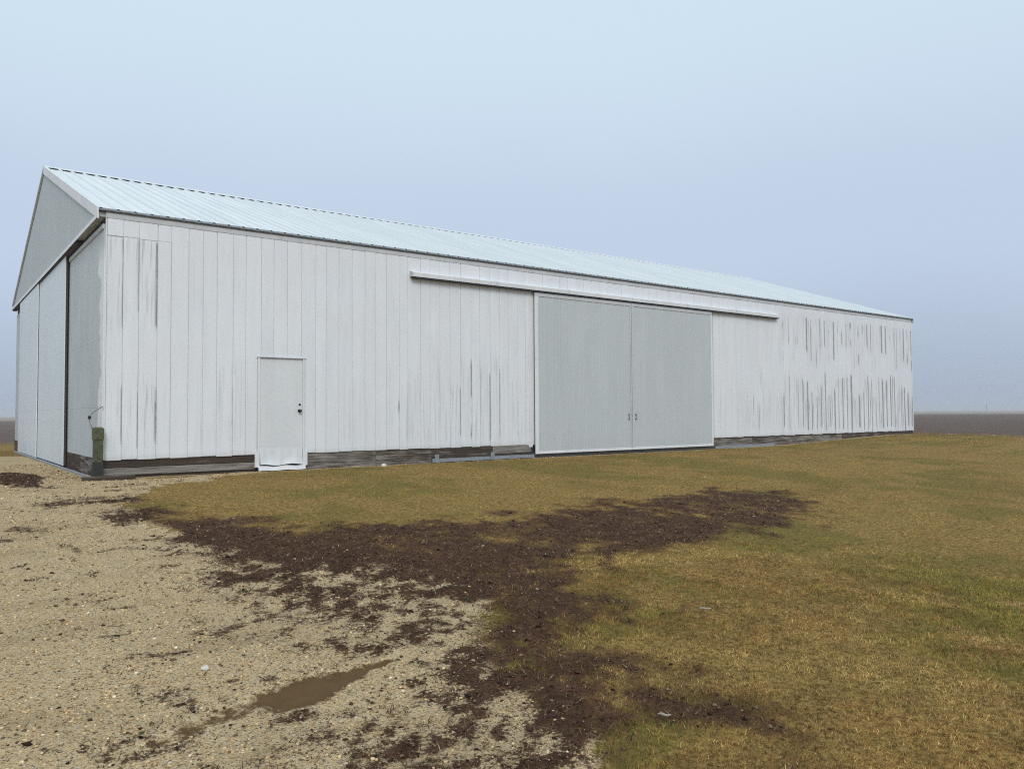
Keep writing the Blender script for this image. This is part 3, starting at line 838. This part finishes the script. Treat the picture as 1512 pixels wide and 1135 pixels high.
def rock(name, x, y, s, mat, label, cat, flat=0.6, seed=1):
    R = random.Random(seed); m = MB(); rings, seg = 5, 9; vs = []
    for i in range(rings + 1):
        th = math.pi * i / rings
        for k in range(seg):
            ph = 2 * math.pi * k / seg; q = s * R.uniform(0.8, 1.15)
            vs.append((q * math.sin(th) * math.cos(ph), q * math.sin(th) * math.sin(ph) * 0.8, q * flat * math.cos(th)))
    fs = [(i * seg + k, (i + 1) * seg + k, (i + 1) * seg + (k + 1) % seg, i * seg + (k + 1) % seg) for i in range(rings) for k in range(seg)]
    o = m.poly(vs, fs).build(name, mat, None, label=label, category=cat)
    o.location = (x, y, gh(x, y) + s * flat * 0.5)
    return o
rock('stone', 5.0, -0.32, 0.055, MAT['stone_white'], 'small white stone at the foot of the skirt planks', 'stone', 0.75, 3)
rock('stone', -1.15, -9.82, 0.022, MAT['stone_white'], 'bright white pebble lying on the tan gravel', 'stone', 0.7, 5)
def stick(x, y, l, ang, label, mat, rad=0.008):
    p = [Vector((l * (t - .5) * math.cos(ang), l * (t - .5) * math.sin(ang), 0.004 * math.sin(t * 7))) for t in (0, .25, .5, .75, 1)]
    o = MB().tube(p, [rad * .6, rad, rad * 1.1, rad * .9, rad * .5], 7).build('stick', mat, None, smooth=True, label=label, category='stick')
    o.location = (x, y, gh(x, y) + 0.035)
stick(2.19, -10.65, 0.09, -0.6, 'short pale stick lying in the green lawn', MAT['stick'])
stick(0.47, -11.80, 0.065, -0.9, 'bleached stick lying on the dark bare dirt', MAT['stick'], 0.006)

# ------------------------------------------------------------------ utility pole far across the fields
pp = (560.0, 212.0)
pole = thing('utility_pole', 'faint wooden utility pole far across the ploughed field', 'utility pole', (*pp, -0.3))
MB().tube([(0, 0, -0.5), (0, 0, 2.0), (0, 0, 5.0)], [0.16, 0.14, 0.11], 8).build('post', MAT['pole'], pole)
MB().box(-0.9, 0.9, -0.06, 0.06, 4.5, 4.64).build('crossarm', MAT['pole'], pole)

# ------------------------------------------------------------------ scatter: grass, stones, dead thatch
def tint_mat(name, rough=0.8, trans=0.0):
    m, nt, N, L, b = material(name)
    L.new(attr(nt, 'tint').outputs['Color'], b.inputs['Base Color'])
    b.inputs['Roughness'].default_value = rough
    b.inputs['Specular IOR Level'].default_value = 0.06
    return m
MAT['blade'] = tint_mat('dry_grass_blades', 0.75)
MAT['pebble'] = tint_mat('limestone_pebbles', 0.9)
MAT['litter'] = tint_mat('dead_plant_litter', 0.9)

def sector(n, r0, r1, power):
    """points round the viewpoint's patch of yard; density falls with distance as r**-power"""
    t = rng.random(n); e = 2 - power
    rr = (r0 ** e + t * (r1 ** e - r0 ** e)) ** (1 / e)
    a = yaw + rng.uniform(-0.80, 0.80, n)
    return CAM[0] + rr * np.sin(a), CAM[1] + rr * np.cos(a), rr

def in_yard(x, y):
    return ~((x > -0.22) & (x < LEN + 0.25) & (y > -0.10)) & ~((x > -1.4) & (x < 28) & (y > 13.5) & (y < 40) & (x > -0.3))

def blades(x, y, rr, hgt, wid, colr, lean, near=True):
    n = len(x)
    z = height(x, y)
    a = rng.uniform(0, 2 * np.pi, n)
    la = rng.uniform(0, 2 * np.pi, n)
    lx, ly = np.cos(la) * lean * hgt, np.sin(la) * lean * hgt
    wx, wy = np.cos(a) * wid / 2, np.sin(a) * wid / 2
    base = np.stack([x, y, z - 0.006], 1)
    W_ = np.stack([wx, wy, np.zeros(n)], 1)
    Lx = np.stack([lx, ly, np.zeros(n)], 1); U = np.stack([np.zeros(n), np.zeros(n), hgt], 1)
    if near:
        V = np.stack([base - W_, base + W_, base + Lx * .4 + U * .62 + W_ * .7, base + Lx * .4 + U * .62 - W_ * .7, base + Lx * 1.1 + U], 1)
        F = np.concatenate([np.array([[0, 1, 2]]), np.array([[0, 2, 3]]), np.array([[3, 2, 4]])])
        k = 5
    else:
        V = np.stack([base - W_, base + W_, base + Lx + U], 1)
        F = np.array([[0, 1, 2]]); k = 3
    Fi = (np.arange(n)[:, None, None] * k + F[None]).reshape(-1, 3)
    return V.reshape(-1, 3), Fi, np.repeat(colr, k, 0)

def grass_colours(x, y, n, Z):
    straw = np.array([0.60, 0.425, 0.170]); ochre = np.array([0.465, 0.285, 0.090]); rust = np.array([0.17, 0.082, 0.030]); green = np.array([0.250, 0.230, 0.046]); dk = np.array([0.070, 0.075, 0.014])
    gp = np.clip(Z['green'], 0, 1)
    gp = gp + 0.12 * ss(3.0, 0.8, -y) * (y < 0) - 0.5 * ss(1, 3, y)
    u_ = rng.random(n)
    pg = ss(0.42, 0.68, gp) * 0.68 + 0.06
    c = np.where((u_ < pg)[:, None], green, np.where((u_ < pg + 0.36)[:, None], ochre, straw))
    c = np.where((rng.random(n) < 0.08)[:, None], dk, c)
    brown = ss(0.48, 0.64, fbm(x, y, 1.0, 4, 63)) * 0.6
    c = np.where((rng.random(n) < brown)[:, None], rust * 1.9, c)
    clump = fbm(x, y, 9.0, 2, 81) * 0.6 + fbm(x, y, 3.0, 2, 83) * 0.4
    c = c * (0.58 + 0.80 * ss(0.30, 0.68, clump))[:, None]
    d = np.clip(Z['dark'] * 1.5, 0, 1)
    c = np.where((rng.random(n) < d * 0.85)[:, None], rust * 0.62, c)
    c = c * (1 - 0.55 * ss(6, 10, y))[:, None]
    return c * rng.uniform(0.55, 1.25, (n, 1))

parts = []
for n, r0, r1, pw, near in ((560000, 2.2, 10.0, 0.8, True), (680000, 5.5, 40.0, 1.15, False)):
    x, y, rr = sector(n, r0, r1, pw)
    Z = zones(x, y)
    keep = in_yard(x, y) & (Z['field'] + Z['stubble'] < 0.45)
    soft = fbm(x, y, 3.2, 3, 77)
    pr = (1 - ss(0.25, 0.75, Z['gravel'])) * (1 - 0.70 * ss(0.15, 0.9, Z['dark'])) * (1 - Z['mud'])
    pr = pr * (0.55 + 0.9 * ss(0.3, 0.6, soft))
    tuft = 0.045 * Z['gravel'] * ss(0.60, 0.68, fbm(x, y, 1.1, 3, 91)) * ss(-13, -6, y)
    pr = pr * ((1 - ss(6.0, 10.0, rr)) if near else ss(5.5, 9.0, rr))
    keep &= rng.random(n) < np.maximum(pr, tuft)
    x, y, rr = x[keep], y[keep], rr[keep]
    Z = {k: v[keep] for k, v in Z.items()}
    m_ = len(x)
    hgt = rng.uniform(0.008, 0.027, m_) * (1 + 0.25 * ss(0.45, 0.7, Z['green'])) * (1 - 0.45 * np.clip(Z['dark'], 0, 1))
    wid = rng.uniform(0.0018, 0.0036, m_) * (1 + np.maximum(rr - 4, 0) * 0.16)
    if not near: hgt = hgt * 0.9
    parts.append(blades(x, y, rr, hgt, wid, grass_colours(x, y, m_, Z), rng.uniform(0.2, 1.1, m_), near))
off = 0; VV, FF, CC = [], [], []
for V, F, C in parts:
    VV.append(V); FF.append(F + off); CC.append(C); off += len(V)
place('grass', np_mesh('grass', np.concatenate(VV), np.concatenate(FF), MAT['blade'], colors=np.concatenate(CC)),
      kind='stuff', label='short dry ochre and olive lawn grass around the barn', category='grass')

OCT = np.array([(1, 0, 0), (-1, 0, 0), (0, 1, 0), (0, -1, 0), (0, 0, 1), (0, 0, -1)], float)
OCTF = np.array([(0, 2, 4), (2, 1, 4), (1, 3, 4), (3, 0, 4), (2, 0, 5), (1, 2, 5), (3, 1, 5), (0, 3, 5)])
CUB = np.array([(a, b_, c) for a in (-1, 1) for b_ in (-1, 1) for c in (-1, 1)], float) * 0.72
CUBF = np.array([(0, 1, 3), (0, 3, 2), (4, 6, 7), (4, 7, 5), (0, 4, 5), (0, 5, 1), (2, 3, 7), (2, 7, 6), (0, 2, 6), (0, 6, 4), (1, 5, 7), (1, 7, 3)])
def pebbles(x, y, size, colr, flat, base, faces, lift=0.25):
    n = len(x); z = height(x, y)
    P = base[None] * (1 + rng.uniform(-0.32, 0.32, (n, len(base), 3)))
    P = P * np.stack([size, size * rng.uniform(0.55, 1.0, n), size * flat * rng.uniform(0.6, 1.1, n)], 1)[:, None, :]
    t = rng.uniform(-0.5, 0.5, n); ct, st = np.cos(t), np.sin(t)
    P = np.stack([P[..., 0] * ct[:, None] - P[..., 2] * st[:, None], P[..., 1], P[..., 0] * st[:, None] + P[..., 2] * ct[:, None]], -1)
    a = rng.uniform(0, 2 * np.pi, n); ca, sa = np.cos(a), np.sin(a)
    P = np.stack([P[..., 0] * ca[:, None] - P[..., 1] * sa[:, None], P[..., 0] * sa[:, None] + P[..., 1] * ca[:, None], P[..., 2]], -1)
    P = P + np.stack([x, y, z + size * flat * lift], 1)[:, None, :]
    F = (np.arange(n)[:, None, None] * len(base) + faces[None]).reshape(-1, 3)
    return P.reshape(-1, 3), F, np.repeat(colr, len(base), 0)

x, y, rr = sector(150000, 2.2, 20.0, 1.1)
Z = zones(x, y)
pr = ss(0.3, 0.8, Z['gravel']) * (1 - 0.93 * ss(0.25, 0.62, Z['dark'])) * (1 - ss(0.1, 0.5, Z['mud']))
pr = pr * (0.35 + 0.9 * ss(0.35, 0.6, fbm(x, y, 1.7, 3, 41)))
keep = in_yard(x, y) & (rng.random(len(x)) < pr) & (x > -14)
x, y, rr = x[keep], y[keep], rr[keep]; n = len(x)
pal = np.array([(0.42, 0.32, 0.19), (0.49, 0.39, 0.25), (0.35, 0.26, 0.15), (0.62, 0.56, 0.45), (0.27, 0.205, 0.13), (0.11, 0.08, 0.055), (0.38, 0.33, 0.27)])
c = np.array([1.45, 1.35, 1.20]) * pal[rng.choice(len(pal), n, p=(0.30, 0.24, 0.18, 0.04, 0.12, 0.08, 0.04))] * rng.uniform(0.8, 1.12, (n, 1))
size = np.clip(rng.lognormal(math.log(0.0052), 0.45, n), 0.0028, 0.011) * (1 + np.maximum(rr - 4, 0) * 0.05)
V, F, C = pebbles(x, y, size, c, 0.6, CUB, CUBF)
place('gravel', np_mesh('gravel', V, F, MAT['pebble'], colors=C), kind='stuff', label='loose tan limestone gravel over the driveway', category='gravel')

# dead weeds, clods and leaf scraps on the bare dirt
x, y, rr = sector(300000, 2.2, 20.0, 1.0)
Z = zones(x, y)
keep = in_yard(x, y) & (rng.random(len(x)) < np.maximum(ss(0.10, 0.75, Z['dark']), (0.05 + 0.16 * ss(0.5, 0.66, fbm(x, y * 1.4, 2.6, 4, 37))) * Z['gravel']) * (1 - ss(0.1, 0.5, Z['mud']))) & (x > -14)
x, y, rr = x[keep], y[keep], rr[keep]; Zd = Z['dark'][keep]; n = len(x)
pal = np.array([(0.040, 0.022, 0.015), (0.080, 0.045, 0.030), (0.135, 0.078, 0.050), (0.018, 0.011, 0.008), (0.22, 0.145, 0.088), (0.34, 0.27, 0.17), (0.06, 0.062, 0.024)])
c = pal[rng.choice(len(pal), n, p=(0.20, 0.22, 0.22, 0.10, 0.18, 0.03, 0.05))] * rng.uniform(0.75, 1.25, (n, 1))
half = rng.random(n) < 0.22
s1 = np.clip(rng.lognormal(math.log(0.0075), 0.5, n), 0.003, 0.025) * (1 + np.maximum(rr - 4, 0) * 0.05)
a1 = pebbles(x[half], y[half], s1[half], c[half], 0.5, OCT, OCTF)
k = ~half
a2 = blades(x[k], y[k], rr[k], rng.uniform(0.006, 0.03, k.sum()), rng.uniform(0.003, 0.007, k.sum()) * (1 + np.maximum(rr[k] - 4, 0) * 0.08), c[k], rng.uniform(0.8, 3.2, k.sum()), True)
V = np.concatenate([a1[0], a2[0]]); F = np.concatenate([a1[1], a2[1] + len(a1[0])]); C = np.concatenate([a1[2], a2[2]])
place('dead_weeds', np_mesh('dead_weeds', V, F, MAT['litter'], colors=C), kind='stuff', label='dark dead weeds and clods covering the bare dirt', category='dead weeds')

# ------------------------------------------------------------------ haze
hz, hnt, hN, hL, hb = material('haze')
hN.remove(hb)
vol = hN.new('ShaderNodeVolumePrincipled')
vol.inputs['Color'].default_value = (0.74, 0.77, 0.84, 1)
vol.inputs['Density'].default_value = 0.0012
vol.inputs['Anisotropy'].default_value = 0.0
hL.new(vol.outputs[0], hN['Material Output'].inputs['Volume'])
MB().box(-2900, 2900, -2900, 2900, -2.2, 7.6).build('haze', hz, None, kind='stuff', label='thin grey morning fog over the fields', category='fog')

scene.cycles.volume_bounces = 1
scene.cycles.max_bounces = 6
scene.cycles.sample_clamp_indirect = 1.5
scene.cycles.use_denoising = False
scene.cycles.use_adaptive_sampling = False
scene.cycles.filter_width = 1.15
